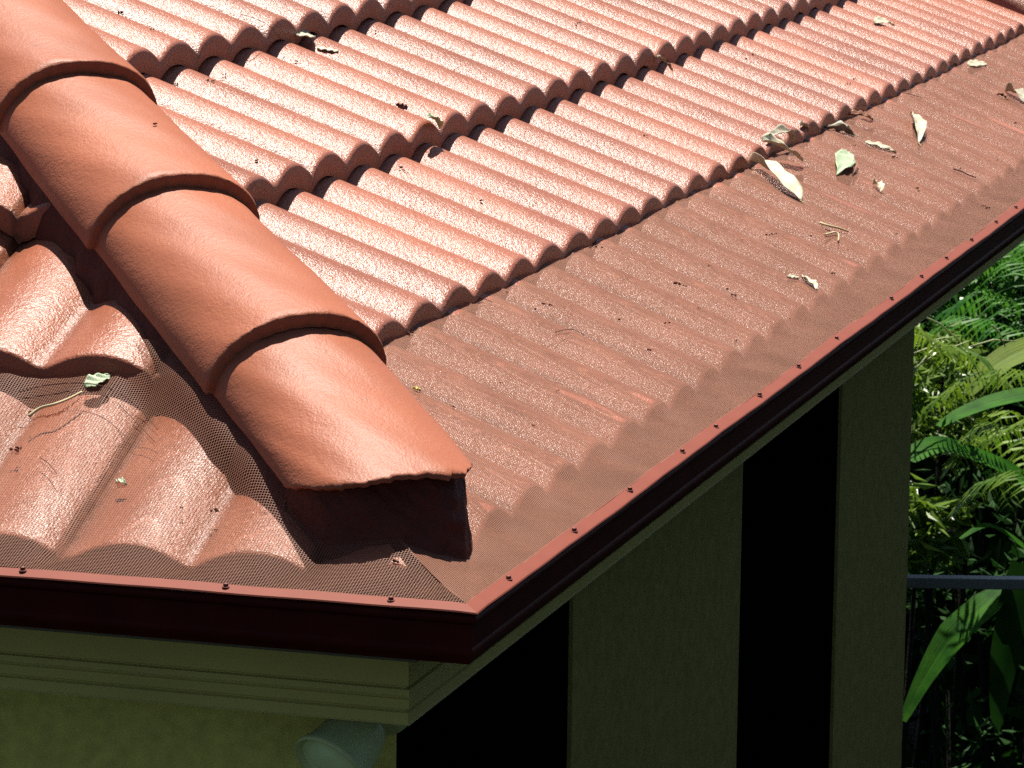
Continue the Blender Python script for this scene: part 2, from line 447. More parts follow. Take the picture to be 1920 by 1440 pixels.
# ------------------------------------------------------------------ eaves gutter, trim and guard mesh
LF, LR = 3.6, 6.35
def mitre(name, prof, side, mat_, parent, closed=False, sub=1, smooth=False, end=None, wob=0.):
    """sweep a profile of (inward distance d, z) along one eave; the corner end is mitred on the hip line"""
    V = []; F = []; n = len(prof)
    Lx = end or (LF if side == 'front' else LR)
    for j in range(sub+1):
        for (d, z) in prof:
            u = d+(Lx-d)*j/sub
            wz = wob*(math.sin(u*7.3+.4)+.6*math.sin(u*17.+1)+.5*math.sin(u*41.)) if j else 0
            V.append(slope_pt(side, d, u, z+wz))
    m = n if closed else n-1
    for j in range(sub):
        for i in range(m):
            a = j*n+i; b = j*n+(i+1) % n
            F.append((a, b, b+n, a+n) if side == 'front' else (a, a+n, b+n, b))
    if closed:
        F.append(tuple(range(n))); F.append(tuple(reversed(range(sub*n, sub*n+n))))
    o = mesh_obj(name, V, F, mat_, parent, smooth=smooth)
    bm = bmesh.new(); bm.from_mesh(o.data); bmesh.ops.recalc_face_normals(bm, faces=bm.faces[:]); bm.to_mesh(o.data); bm.free()
    if smooth:
        try: o.data.set_sharp_from_angle(angle=rad(35))
        except Exception: pass
    return o
def arc(cx, cz, r, a0, a1, n=6):
    return [(cx+r*math.cos(rad(a0+(a1-a0)*i/n)), cz+r*math.sin(rad(a0+(a1-a0)*i/n))) for i in range(n+1)]
gprof = [(.014, -.0025)]+arc(.0055, -.0075, .0055, 90, 270, 8)+[(.0075, -.0145), (.0075, -.040)]+arc(.0150, -.0455, .0095, 150, 235, 5)+[(.012, -.0592), (.105, -.064), (.1105, -.060), (.1105, .004), (.109, .004), (.109, -.058), (.104, -.0622), (.013, -.0575), (.0092, -.046), (.0092, -.0125), (.012, -.006)]
TR = .0185; TZ = .0068
tprof = [(-.0008, .0), (0.0, .0016), (.003, .0027), (TR-.002, TZ), (TR, TZ-.0004), (TR, TZ-.002), (.003, .0006)]
SCR = {'right': [955, 1077, 1182, 1280, 1343, 1425, 1498, 1569, 1672, 1728, 1775, 1822, 1868, 1905], 'front': [43, 423, 733]}
def lip_u(side, px):
    lo, hi = 0, 7.
    best = None
    for i in range(2801):
        u = i*.0025; p = Vector(slope_pt(side, .009, u, .004))-CAM
        x = 960+FPX*p.dot(RX)/p.dot(FX)
        if best is None or abs(x-px) < best[0]: best = (abs(x-px), u)
    return best[1]
for side in ('front', 'right'):
    g = mitre('gutter', gprof, side, M_gutter, house, closed=True, smooth=True)
    g['label'] = 'front gutter' if side == 'front' else 'gutter along the long right eave'
    tr = mitre('guard_trim', tprof, side, M_trim, house, closed=True, sub=160, wob=.0006)
    for px in SCR[side]:
        u = lip_u(side, px); V = []; F = []
        c = Vector(slope_pt(side, .0095, u, .0046))
        tube(V, F, [c, c+Vector((0, 0, .0012)), c+Vector((0, 0, .0020)), c+Vector((0, 0, .0048)), c+Vector((0, 0, .0054))], [.0044, .0044, .0030, .0028, .0016], 10)
        s_ = mesh_obj('screw', V, F, M_screw, tr, smooth=False)
    # stretched guard mesh from the trim up under the first full course
    V = []; F = []; UV = []
    ss = [TR-.003, TR+.004]+[.03+i*.012 for i in range(int((.425-.03)/.012)+1)]
    du = .0125; un = int(((LF if side == 'front' else YMAX+.3)-0)/du)+1
    ph = PH[1] if side == 'right' else .438 % .15
    rk = random.Random(11)
    wr = [(rk.uniform(.1, 6.2), rk.uniform(-.5, .5), rk.uniform(.0012, .0035), rk.uniform(.004, .009)) for _ in range(46)]
    def guard_z(s, u):
        ez = .087
        zo = 0
        if s <= ez: base = TZ+.0006+(s-TR)/(ez-TR)*(plane_z(ez, side)+.0035-TZ-.0006); und = .35*max(0, (s-TR)/(ez-TR))
        else: base = plane_z(s, side)-(.030 if side == 'front' else .029)*(s-ez)/(D1-ez)+.0030-(.006 if s > .375 and side == 'right' else 0); und = .40 if side == 'front' else .16
        v = (((u-ph)+RIB/2) % RIB)-RIB/2
        sag = -.024*und*(abs(v)/.075)**2
        if s > .30:                                                  # pulled up to pass under the noses
            sag += .002
        zz = base+sag+.0015*math.sin(u*9+s*14)*min(1, s*8)
        for (wu, sl, h, wd) in wr:
            q_ = (u-wu-sl*(s-.2))/wd
            if abs(q_) < 3: zz += h*math.exp(-q_*q_)*min(1, max(0, (s-TR)/.05))
        lat = (u-s)/math.sqrt(2)                                     # sideways distance from the hip line
        foot = .089 if side == 'front' else .150
        zz += (.026 if side == 'front' else .012)*math.exp(-(max(0, lat-foot)/.026)**2)*min(1, max(0, ((u+s)/2-.20)/.07))
        return zz+zo
    for s in ss:
        for i in range(un):
            u = max(s, 0)+(i*du) if False else i*du
            V.append(slope_pt(side, s, u, guard_z(s, u))); UV.append((u, s/CP))
    for r in range(len(ss)-1):
        for i in range(un-1):
            a = r*un+i; F.append((a, a+1, a+un+1, a+un))
    o = mesh_obj('gutter_guard', V, F, M_mesh[side], house, smooth=True, uv=UV)
    bm = bmesh.new(); bm.from_mesh(o.data)
    no = Vector((1, 1, 0)).normalized()*(1 if side == 'right' else -1)
    bmesh.ops.bisect_plane(bm, geom=bm.verts[:]+bm.edges[:]+bm.faces[:], plane_co=(0, 0, 0), plane_no=no, clear_inner=True)
    bm.to_mesh(o.data); bm.free()
    o['label'] = 'fine red mesh guard over the front gutter' if side == 'front' else 'fine red mesh guard over the right gutter'
    # fascia
    fz = -.16087; fd = .113
    fp = [(fd, -.055), (fd, -.1165), (fd+.004, -.1182), (fd+.004, -.1192), (fd-.001, -.1205), (fd-.0015, -.127), (fd-.004, -.1295), (fd-.0015, -.1315), (fd-.001, -.1425), (fd+.0045, -.1445), (fd+.0045, -.1458), (fd, -.1475), (fd, fz+.002), (fd-.002, fz), (fd+.02, fz), (fd+.02, -.055)]
    f_ = mitre('fascia_board', fp, side, M_fascia, house, closed=True)
    # soffit
    V = []; F = []
soff = []; V = []; F = []
V += [(-.133, .133, -.150), (-.133, 6.3, -.150), (-1.2, 6.3, -.150), (-1.2, 1.2, -.150), (-3.6, 1.2, -.150), (-3.6, .133, -.150)]
V += [(x, y, -.143) for x, y, z in V[:6]]
F += [(0,1,2,3,4,5)[::-1], (6,7,8,9,10,11)]+[(i, (i+1) % 6, (i+1) % 6+6, i+6) for i in range(6)]
mesh_obj('soffit', V, F, M_deckwood, house)

# verge at the far end of the long slope
def verge():
    V = []; F = []
    pts = []; rs = []
    for i in range(60):
        s = .30+i*.05
        pts.append((-s, YMAX+.03, plane_z(s)-.02)); rs.append(.050)
    tube(V, F, pts, rs, 16)
    o = mesh_obj('verge_cap', V, F, M_tile, house, smooth=True)
    V = []; F = []
    for s in (.0, 3.2):
        for (y, dz) in ((YMAX+.09, .05), (YMAX+.12, .05), (YMAX+.12, -.25), (YMAX+.09, -.25)):
            V.append((-s, y, plane_z(s)+dz))
    F = [(0,1,2,3), (7,6,5,4), (0,4,5,1), (1,5,6,2), (2,6,7,3), (3,7,4,0)]
    mesh_obj('barge_board', V, F, M_gutter, house)
    # lower wing of the roof beyond, in shade
    V = []; F = []
    yb = YMAX+.8
    for (y) in (yb, yb+.12):
        V += [(-.62, y, -.3), (-.62, y, plane_z(.62)+.25), (-3.2, y, plane_z(3.2)+.75), (-3.2, y, -.3)]
    F = [(0,1,2,3), (7,6,5,4), (0,4,5,1), (1,5,6,2), (2,6,7,3), (3,7,4,0)]
    mesh_obj('gable_wall', V, F, M_mortar_shade, house)
verge()

# ------------------------------------------------------------------ walls under the eaves
GZ = -3.3
WY = .30
WX = at_y(740, 1405, WY).x                                           # the corner of the front wall
def y_on_side(px, py, X):
    d = ray(px, py); return CAM.y+d.y*((X-CAM.x)/d.x)
ys = [y_on_side(1073, 1280, WX+.004), y_on_side(1387, 1150, WX+.004), y_on_side(1570, 1080, WX+.004), y_on_side(1703, 1000, WX+.004)]
V = []; F = []; box(V, F, -3.6, WX, WY, WY+.006, GZ, -.150)
box(V, F, -3.6, WX-.25, WY+.006, WY+.20, GZ, -.150)
fw = mesh_obj('front_wall', V, F, M_wall, house)
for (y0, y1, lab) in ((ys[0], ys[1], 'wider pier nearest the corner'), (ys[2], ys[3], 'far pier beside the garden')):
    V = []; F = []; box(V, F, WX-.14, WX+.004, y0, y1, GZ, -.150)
    p = mesh_obj('wall_pier', V, F, M_pier_shade, house); p['label'] = lab
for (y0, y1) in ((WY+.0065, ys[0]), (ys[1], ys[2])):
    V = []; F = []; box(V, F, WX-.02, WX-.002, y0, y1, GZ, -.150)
    mesh_obj('window_void', V, F, M_void, house)  # black sheets standing in for the unlit window openings
# black box painted in for the unlit room behind
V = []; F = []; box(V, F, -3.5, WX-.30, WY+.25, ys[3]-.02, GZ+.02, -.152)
mesh_obj('void_box', V, F, M_void, house)

# ------------------------------------------------------------------ flood lamp under the front fascia
def lathe(V, F, org, axis, prof, n=40):
    axis = Vector(axis).normalized(); a = axis.orthogonal().normalized(); b = axis.cross(a); base = len(V)
    for (r, h) in prof:
        for k in range(n):
            th = 2*math.pi*k/n
            V.append(tuple(Vector(org)+axis*h+(a*math.cos(th)+b*math.sin(th))*r))
    for i in range(len(prof)-1):
        for k in range(n):
            a0 = base+i*n+k; a1 = base+i*n+(k+1) % n
            F.append((a0, a1, a1+n, a0+n))
lc = at_y(622, 1436, .165); lax = Vector((-.28, -.70, -.52)).normalized()
def lamp():
    root = mesh_obj('flood_lamp', [], [], None, house)
    bpy.data.objects.remove(root)
    V = []; F = []
    lathe(V, F, lc, lax, [(.0, -.075), (.020, -.074), (.031, -.066), (.036, -.050), (.039, -.030), (.043, -.012), (.0475, -.002), (.0485, .002), (.0465, .0045), (.043, .000), (.039, -.004)])
    body = mesh_obj('flood_lamp', V, F, M_lampbody, house, smooth=True)
    V = []; F = []
    lathe(V, F, lc, lax, [(.0425, -.002), (.036, -.0035), (.024, .000), (.012, .0025), (.0, .003)])
    mesh_obj('lamp_lens', V, F, M_lens, body, smooth=True)
    V = []; F = []
    e = lc-lax*.070
    tube(V, F, [e, e+Vector((0, .012, .004)), (e.x, WY-.012, e.z), (e.x, WY-.0115, e.z), (e.x, WY+.002, e.z)], [.017, .016, .016, .034, .034], 24)
    mesh_obj('lamp_base', V, F, M_lampbody, body, smooth=True)
lamp()

# ------------------------------------------------------------------ fallen leaves and twigs
NR = Vector((math.sin(P), 0, math.cos(P))); NF = Vector((0, -math.sin(P), math.cos(P)))
from mathutils.bvhtree import BVHTree
def roof_bvh():
    V = []; P_ = []
    for o in bpy.data.objects:
        if o.type == 'MESH' and o.name.split('.')[0] in ('tile_course', 'gutter_guard', 'hip_cap', 'guard_trim'):
            b = len(V); V += [v.co.copy() for v in o.data.vertices]; P_ += [tuple(i+b for i in p.vertices) for p in o.data.polygons]
    return BVHTree.FromPolygons(V, P_)
BV = roof_bvh()
def hit(px, py, side, lift=.0):
    """the point of the roof (tiles or guard mesh) seen at a pixel"""
    n = NR if side[0] == 'r' else NF
    d = ray(px, py); loc, nn_, idx, dist = BV.ray_cast(CAM, d)
    if loc is None: loc = CAM+d*((Vector((0, 0, A0))-CAM).dot(n)/d.dot(n))
    return loc+n*lift, n
def leaf(name, label, cat, side, p0, p1, wpx, mat_, curl=.4, bend=.15, twist=0., lift=.004, seed=1, pts=9, notch=0., stem=True, group=None, wmax=.40):
    """a real curled leaf blade between two pixels; wpx is its width in pixels seen in the photo"""
    a, n = hit(p0[0], p0[1], side, lift); b, _ = hit(p1[0], p1[1], side, lift)
    ax = b-a; L_ = ax.length; ax.normalize(); sx = n.cross(ax).normalized()
    # width in metres from the pixel width across the blade
    mid = (a+b)/2; sc_ = FPX/((mid-CAM).dot(FX))
    pv = Vector((sx.dot(RX), sx.dot(UX))); pa = Vector((ax.dot(RX), ax.dot(UX)))
    perp = abs(pv.x*pa.y-pv.y*pa.x)/max(1e-6, pa.length)
    W = wpx/sc_/max(.35, perp)
    W = min(W, L_*wmax)
    rk = random.Random(seed); V = []; F = []; nu = 15; nv = pts
    ph = rk.uniform(0, 6)
    for i in range(nu+1):
        f = i/nu
        wid = W/2*(math.sin(math.pi*min(1, f*.96+.03))**.62)*(1-.25*f+.12*math.sin(f*9+ph))
        if notch and f > .62: wid *= (1-notch*(f-.62)/.38*.5)
        tw = .45*twist*(f-.5)
        for j in range(nv+1):
            g = j/nv*2-1
            ragged = 1+.05*math.sin(i*2.1+ph+j)
            y = g*wid*ragged
            z = abs(g)**1.6*wid*curl*.75*(1.0+.5*math.sin(f*5+ph))
            yr = y*math.cos(tw)-z*math.sin(tw); zr = y*math.sin(tw)+z*math.cos(tw)
            hz = bend*L_*math.sin(math.pi*f)*.3+.0015*math.sin(i*1.3+j*.9+ph)
            V.append(tuple(a+ax*(f*L_)+sx*yr+n*(zr+hz)))
    N = nv+1
    for i in range(nu):
        for j in range(nv):
            q_ = i*N+j; F.append((q_, q_+1, q_+N+1, q_+N))
    base = a
    V = [tuple(Vector(v)) for v in V]
    # thickness
    top = len(V); V += [tuple(Vector(v)-n*.0007) for v in V]
    F += [(f4[3]+top, f4[2]+top, f4[1]+top, f4[0]+top) for f4 in F[:]]
    rim = [j for j in range(N)]+[i*N+nv for i in range(1, nu+1)]+[nu*N+j for j in range(nv-1, -1, -1)]+[i*N for i in range(nu-1, 0, -1)]
    for k in range(len(rim)):
        p, q_ = rim[k], rim[(k+1) % len(rim)]; F.append((p, p+top, q_+top, q_))
    # keep it resting on the surface
    low = min((Vector(v)-a).dot(n) for v in V)
    sh = -low*.5-lift*.8
    V = [tuple(Vector(v)+n*sh) for v in V]
    o = mesh_obj(name, V, F, mat_, None, smooth=True)
    if stem:
        SV = []; SF = []
        s0 = a+n*sh
        tube(SV, SF, [b+n*(sh+.0), b+ax*.012+n*(sh+.002), b+ax*.022+sx*.004+n*(sh+.001)], [.0009, .0007, .0006], 6)
        so_ = mesh_obj('stalk', SV, SF, M_twig, o)
    tag(o, label, cat, group or ('fallen petals on the roof' if cat == 'petal' else 'fallen leaves on the roof'))
    return o
LG = None
leaf('dry_leaf', 'long curled pale leaf lying lengthwise just below the first tile noses, biggest on the mesh', 'leaf', 'rm', (1407, 302), (1500, 378), 27, M_dryleaf, .75, .18, .9, .006, 3)
leaf('dry_leaf', 'pale folded leaf poking out from under a tile nose, directly above the biggest long leaf', 'leaf', 'rm', (1424, 272), (1500, 310), 19, M_dryleaf, .7, .2, -.8, .008, 4)
leaf('dry_leaf', 'thin brown edged roll standing behind the pale folded leaf at the tile nose', 'leaf', 'rm', (1432, 268), (1482, 282), 10, M_dryleaf2, 1.1, .5, 0, .010, 5, stem=False)
leaf('dry_leaf', 'grey leaf curled into a half tube at the foot of the tile noses', 'leaf', 'rm', (1545, 240), (1602, 256), 20, M_dryleaf2, 1.4, .1, .3, .006, 6)
leaf('dry_leaf', 'brown leaf tucked under the tile nose, tip pointing right along the mesh', 'leaf', 'rm', (1592, 216), (1636, 226), 14, M_brownleaf, .6, .3, .4, .006, 7)
leaf('dry_leaf', 'tiny twisted husk held between two tile noses left of the grey curled leaf', 'leaf', 'rm', (1497, 240), (1514, 252), 12, M_dryleaf2, 1.3, .3, .8, .006, 8, stem=False)
leaf('green_leaf', 'pale green broad leaf with a torn corner in the middle of the mesh', 'leaf', 'rm', (1590, 286), (1568, 330), 42, M_greenleaf, .3, .12, .2, .004, 9, notch=1., stem=False, wmax=1.0)
leaf('dry_leaf', 'brown curled flap beside the right edge of the green leaf', 'leaf', 'rm', (1599, 302), (1598, 330), 11, M_brownleaf, 1.0, .2, .2, .006, 10, stem=False)
leaf('dry_leaf', 'cream oval leaf with a split lower end, standing alone to the right on the mesh', 'leaf', 'rm', (1708, 214), (1722, 270), 28, M_dryleaf, .7, .2, .5, .004, 11, wmax=.5)
leaf('dry_leaf', 'narrow cream sliver of leaf to the right of the green leaf', 'leaf', 'rm', (1622, 268), (1680, 287), 9, M_dryleaf, .4, .1, .2, .003, 12, stem=False)
leaf('dry_leaf', 'small cream curled husk below the green leaf', 'leaf', 'rm', (1636, 347), (1650, 362), 13, M_dryleaf, 1.3, .5, .6, .004, 13, stem=False)
leaf('dry_leaf', 'bright oval petal by the far tile noses, nearest the top right corner', 'petal', 'rm', (1816, 124), (1848, 120), 17, M_dryleaf, .2, .1, .1, .003, 14, stem=False, wmax=.6)
leaf('dry_leaf', 'bright cream leaf lying on the lowest course of tiles near the top right', 'leaf', 'rt', (1638, 46), (1674, 52), 14, M_dryleaf, .3, .2, .3, .004, 15, stem=False)
leaf('dry_leaf', 'two toned leaf with dark underside below the second row of noses', 'leaf', 'rt', (1228, 116), (1256, 142), 18, M_dryleaf2, .8, .2, .9, .006, 16, stem=False)
leaf('dry_leaf', 'round cream petal on a tile rib below the third row of noses', 'petal', 'rt', (552, 70), (586, 76), 19, M_dryleaf, .3, .2, .1, .002, 17, stem=False, wmax=.7)
leaf('dry_leaf', 'flat yellowish petal just right of the round cream petal', 'petal', 'rt', (594, 92), (634, 98), 15, M_dryleaf, .15, .1, .1, .003, 18, stem=False)
leaf('dry_leaf', 'white leaf fragment on the lower mesh above the gutter trim, larger of a pair', 'leaf', 'rm', (1503, 518), (1531, 544), 19, M_dryleaf, .3, .15, .3, .004, 19, stem=False)
leaf('dry_leaf', 'small white petal beside the larger white fragment on the lower mesh', 'petal', 'rm', (1475, 520), (1497, 523), 10, M_dryleaf, .2, .15, .1, .003, 20, stem=False)
leaf('dry_leaf', 'crumpled brown and cream leaf at the right edge of the mesh', 'leaf', 'rm', (1885, 172), (1925, 200), 18, M_dryleaf2, .9, .3, .7, .005, 21, stem=False)
leaf('dry_leaf', 'dark brown crumpled scrap touching the cream leaf at the right edge', 'leaf', 'rm', (1868, 178), (1890, 188), 11, M_brownleaf, .9, .3, .7, .004, 22, stem=False)
leaf('green_leaf', 'pale green leaf leaning on the mesh below the front tile edge, left of the hip', 'leaf', 'fm', (160, 727), (206, 706), 28, M_greenleaf, .2, .15, .2, .004, 23, stem=False, wmax=.8)
leaf('green_leaf', 'tiny grey green leaf scrap in the middle of the front mesh', 'leaf', 'fm', (218, 902), (238, 910), 15, M_greenleaf, .6, .3, .4, .003, 24, stem=False)
leaf('green_leaf', 'small dark green leaf jammed under a nose of the second tile row', 'leaf', 'rt', (797, 234), (818, 256), 9, M_greenleaf, .9, .3, .4, .004, 25, stem=False)
leaf('yellow_petal', 'single tiny yellow petal on the mesh beside the lowest hip cap', 'petal', 'rm', (773, 729), (788, 735), 11, leaf_mat('yellow_petal', (.6, .5, .1), (.7, .6, .2)), .3, .2, .1, .003, 26, stem=False)
leaf('dry_leaf', 'dark seed husk on the tiles left of the small dark green leaf', 'leaf', 'rt', (742, 196), (764, 203), 4, M_darktwig, .6, .2, .1, .003, 27, stem=False)

def twig(name, label, side, px, r, mat_, lift=.003, bow=0.):
    V = []; F = []; P3 = []
    for i, p in enumerate(px):
        q_, n = hit(p[0], p[1], side, lift)
        P3.append(q_+n*(bow*math.sin(math.pi*i/(len(px)-1))))
    # smooth path
    S_ = []
    for i in range(len(P3)-1):
        a0 = P3[max(i-1, 0)]; a1 = P3[i]; a2 = P3[i+1]; a3 = P3[min(i+2, len(P3)-1)]
        for k in range(5):
            t = k/5
            S_.append(.5*((2*a1)+(a2-a0)*t+(2*a0-5*a1+4*a2-a3)*t*t+(3*a1-a0-3*a2+a3)*t**3))
    S_.append(P3[-1])
    tube(V, F, S_, [r*(1-.35*i/len(S_)) for i in range(len(S_))], 7)
    return tag(mesh_obj(name, V, F, mat_, None, smooth=True), label, 'twig', 'twigs and stalks on the roof')
twig('twig', 'cream coloured twig lying on the front mesh below the pale green leaf', 'fm', [(55, 787), (78, 774), (105, 768), (130, 757), (155, 741)], .0021, M_twig, .005, .003)
twig('twig', 'long thin dark stalk arching over the front mesh past the pale green leaf', 'fm', [(38, 741), (90, 733), (160, 732), (215, 745), (262, 775), (297, 812)], .0006, M_darktwig, .005, .006)
twig('twig', 'short dark stalk on the front mesh under the long arching one', 'fm', [(222, 760), (250, 790), (292, 834)], .0005, M_darktwig, .003, .001)
twig('twig', 'straight dark sliver low on the front mesh near the left edge', 'fm', [(76, 862), (92, 874), (108, 893)], .0006, M_darktwig, .003, .001)
twig('twig', 'forked cream twig on the mesh between the green leaf and the white fragments', 'rm', [(1536, 422), (1552, 430), (1570, 434), (1589, 438)], .0024, M_twig, .004, .003)
twig('twig', 'hooked cream twig just under the forked one', 'rm', [(1545, 443), (1562, 440), (1570, 444), (1570, 455)], .0018, M_twig, .003, .002)
twig('twig', 'fine curved dark stalk on the mesh in the centre of the picture', 'rm', [(1038, 627), (1055, 624), (1075, 624), (1096, 633)], .0006, M_darktwig, .003, .002)
twig('twig', 'thin dark needle near the far tile noses, left of the cream oval leaf', 'rm', [(1690, 176), (1706, 180), (1726, 185)], .0009, M_darktwig, .003, .001)
twig('twig', 'dark needle with a pale tip just below the first noses, right of the lowest cap', 'rm', [(893, 560), (905, 566), (920, 571)], .0007, M_darktwig, .004, .001)
twig('twig', 'brown seed stalk on the mesh right of the small cream husk', 'rm', [(1786, 320), (1800, 326), (1812, 332), (1828, 336)], .0016, M_darktwig, .004, .002)

twig('twig', 'long hair thin dark stalk crossing the third row of tile noses', 'rt', [(440, 38), (470, 50), (500, 66), (530, 98)], .0006, M_darktwig, .012, .003)
# scattered crumbs too small to count
def litter():
    V = []; F = []
    rk = random.Random(5)
    spots = [('rm', x, y, r) for x, y, r in ((1270,534,.005),(1282,538,.003),(1365,545,.004),(1372,556,.005),(1215,659,.0035),(1440,443,.004),(1450,441,.003),(1716,355,.005),(1722,360,.003),(1018,572,.003),(1030,575,.003),(765,627,.004),(848,765,.003),(1392,452,.002),(1518,444,.003),(1600,275,.003),(1672,296,.004),(1680,298,.003),(1500,292,.003),(1844,388,.003),(1852,392,.004),(1904,232,.003),(1250,608,.003),(1164,602,.003),(1112,466,.004),(1125,466,.003),(950,550,.002),(1005,582,.003),(1800,318,.003),(1045,734,.002),(1735,220,.002),(1640,330,.002),(1118,458,.004),(1780,210,.002),(1620,200,.002),(1868,302,.002),(1780,118,.003),(1790,122,.004),(1562,515,.003),(1330,500,.002),(1590,470,.002),(1680,440,.002),(1480,600,.002),(1380,640,.002),(940,720,.002),(1000,800,.002),(1310,580,.002))]
    spots += [('fm', 29, 846, .005), (  'fm', 34, 843, .003), ('fm', 402, 960, .004), ('fm', 60, 777, .003), ('fm', 340, 955, .002), ('fm', 742, 1056, .0045)]
    spots += [('rt', x, y, .003) for x, y in ((1085,45),(1080,50),(290,235),(480,303),(226,25),(285,57),(552,118),(1210,256),(760,322),(750,316),(1600,150),(1590,158),(900,378),(1400,112),(1412,104),(700,60),(392,153),(398,155),(330,160),(418,142))]
    for (sd_, px, py, r) in spots:
        c, n = hit(px, py, sd_, .002)
        for k in range(rk.randint(2, 4)):
            o = Vector((rk.uniform(-1, 1), rk.uniform(-1, 1), rk.uniform(0, .3)))*r*1.2
            q_ = c+o; b = len(V)
            d = Vector((rk.uniform(-1, 1), rk.uniform(-1, 1), rk.uniform(-.3, .3))).normalized()*r*rk.uniform(.5, 1.3)
            tube(V, F, [q_-d*.6, q_, q_+d*.6], [r*.15, r*.42, r*.12], 5)
    tag(mesh_obj('plant_litter', V, F, M_litter, None), 'dark crumbs and specks of plant litter scattered over tiles and mesh', 'litter', kind='stuff')
litter()

# ------------------------------------------------------------------ garden
def ground():
    V = []; F = []; n = 40
    for i in range(n+1):
        for j in range(n+1):
            x = -150+300*(i/n); y = -60+260*(j/n)
            V.append((x, y, GZ-.02+(.0 if abs(x) < 12 and y < 14 else .4*math.sin(x*.1)*math.cos(y*.07))))
    for i in range(n):
        for j in range(n):
            a = i*(n+1)+j; F.append((a, a+n+1, a+n+2, a+1))
    tag(mesh_obj('ground', V, F, M_soil, None), 'dark garden soil under the plants', 'ground', kind='structure')
ground()

def blade(V, F, pts, ws, fold=.25, normal=(0, -.6, .8), nseg=4):
    """broad strap leaf through pts, half widths ws, folded along the midrib"""
    pts = [Vector(p) for p in pts]; S_ = []; W_ = []
    for i in range(len(pts)-1):
        a0 = pts[max(i-1, 0)]; a1 = pts[i]; a2 = pts[i+1]; a3 = pts[min(i+2, len(pts)-1)]
        for k in range(nseg):
            t = k/nseg
            S_.append(.5*((2*a1)+(a2-a0)*t+(2*a0-5*a1+4*a2-a3)*t*t+(3*a1-a0-3*a2+a3)*t**3)); W_.append(ws[i]*(1-t)+ws[i+1]*t)
    S_.append(pts[-1]); W_.append(ws[-1]); base = len(V); nrm = Vector(normal).normalized(); m = 8
    for i, p in enumerate(S_):
        t = (S_[min(i+1, len(S_)-1)]-S_[max(i-1, 0)]).normalized(); s = t.cross(nrm).normalized(); n_ = s.cross(t).normalized()
        for j in range(m+1):
            g = j/m*2-1
            V.append(tuple(p+s*(g*W_[i])+n_*(abs(g)*W_[i]*fold+.0012*math.cos(g*22))))
    for i in range(len(S_)-1):
        for j in range(m):
            a = base+i*(m+1)+j; F.append((a, a+1, a+m+2, a+m+1))
def px_blade(parent, Y, pix, wpx, mat_, dy=0., **k):
    V = []; F = []; pts = []; ws = []
    for i, (x, y) in enumerate(pix):
        yy = Y+dy*i/(len(pix)-1); p = at_y(x, y, yy); pts.append(p); ws.append(wpx[i]/2*((p-CAM).dot(FX))/FPX)
    blade(V, F, pts, ws, **k)
    uv = [((i % 9)/8, (i//9)*.04) for i in range(len(V))]
    return mesh_obj('leaf_blade', V, F, mat_, parent, smooth=True, uv=uv)
def frond(V, F, pts, leaflen, n=26, droop=.5, width=.012, rk=rnd):
    pts = [Vector(p) for p in pts]
    def at(t):
        t *= len(pts)-1; i = min(int(t), len(pts)-2); return pts[i].lerp(pts[i+1], t-i)
    for i in range(n):
        t = (i+.5)/n; p = at(t); d = (at(min(1, t+.03))-at(max(0, t-.03))).normalized()
        side = d.cross(Vector((0, 0, 1))).normalized()
        L_ = leaflen*(math.sin(math.pi*(t*.85+.1))**.6)*rk.uniform(.8, 1.15)
        for sg in (-1, 1):
            dr = (side*sg+d*.7+Vector((0, 0, -droop*rk.uniform(.4, 1.3)))).normalized()
            mid = p+dr*L_*.5+Vector((0, 0, .02*L_)); tip = p+dr*L_+Vector((0, 0, -.25*droop*L_))
            s2 = dr.cross(Vector((rk.uniform(-.3, .3), -.3, 1))).normalized()*width*rk.uniform(.7, 1.2)
            b = len(V); V += [tuple(p-s2*.4), tuple(p+s2*.4), tuple(mid+s2), tuple(mid-s2), tuple(tip)]
            F += [(b, b+1, b+2, b+3), (b+3, b+2, b+4)]

# strap-leaved clump right under the far eave
p1 = empty('strap_leaf_plant', tuple(at_y(1760, 1300, 7.0)+Vector((0, 0, -1.9))))
tag(p1, 'broad strap leaved plant with bright green glossy blades beside the far pier', 'plant')
px_blade(p1, 6.9, [(1693, 1352), (1735, 1270), (1790, 1190), (1850, 1135), (1885, 1100)], [14, 38, 66, 62, 20], M_strap, .3, normal=(.15, -.35, .9))
px_blade(p1, 7.1, [(1925, 1060), (1905, 1140), (1885, 1240), (1872, 1330), (1868, 1375)], [60, 70, 60, 34, 8], M_dark, .1, normal=(-.3, -.9, .2))
px_blade(p1, 7.0, [(1700, 862), (1760, 838), (1830, 858), (1900, 892), (1980, 950)], [44, 58, 62, 62, 50], M_strap, .4, normal=(0, -.5, .85))
px_blade(p1, 7.3, [(1760, 800), (1800, 778), (1860, 756), (1930, 742), (2000, 748)], [14, 34, 46, 52, 40], M_strap, .3, normal=(0, -.35, .94))
px_blade(p1, 7.5, [(1815, 740), (1850, 700), (1895, 670), (1950, 652), (2010, 660)], [20, 46, 60, 62, 50], M_lime, .3, normal=(.1, -.5, .85))
px_blade(p1, 7.3, [(1800, 1010), (1850, 985), (1900, 1010), (1960, 1060)], [6, 16, 18, 14], M_strap, .3)
V = []; F = []
for (pa, pb) in (((1700, 700), (1815, 640)), ((1700, 668), (1792, 648)), ((1690, 632), (1745, 640)), ((1745, 640), (1795, 642)), ((1712, 700), (1770, 640)), ((1725, 590), (1800, 640)), ((1820, 650), (1905, 640)), ((1860, 610), (1885, 650)), ((1712, 668), (1712, 610))):
    a = at_y(pa[0], pa[1], 7.1); b = at_y(pb[0], pb[1], 7.25); m_ = (a+b)/2+Vector((0, 0, .012))
    tube(V, F, [a, m_, b], [.0028, .0026, .0018], 6)
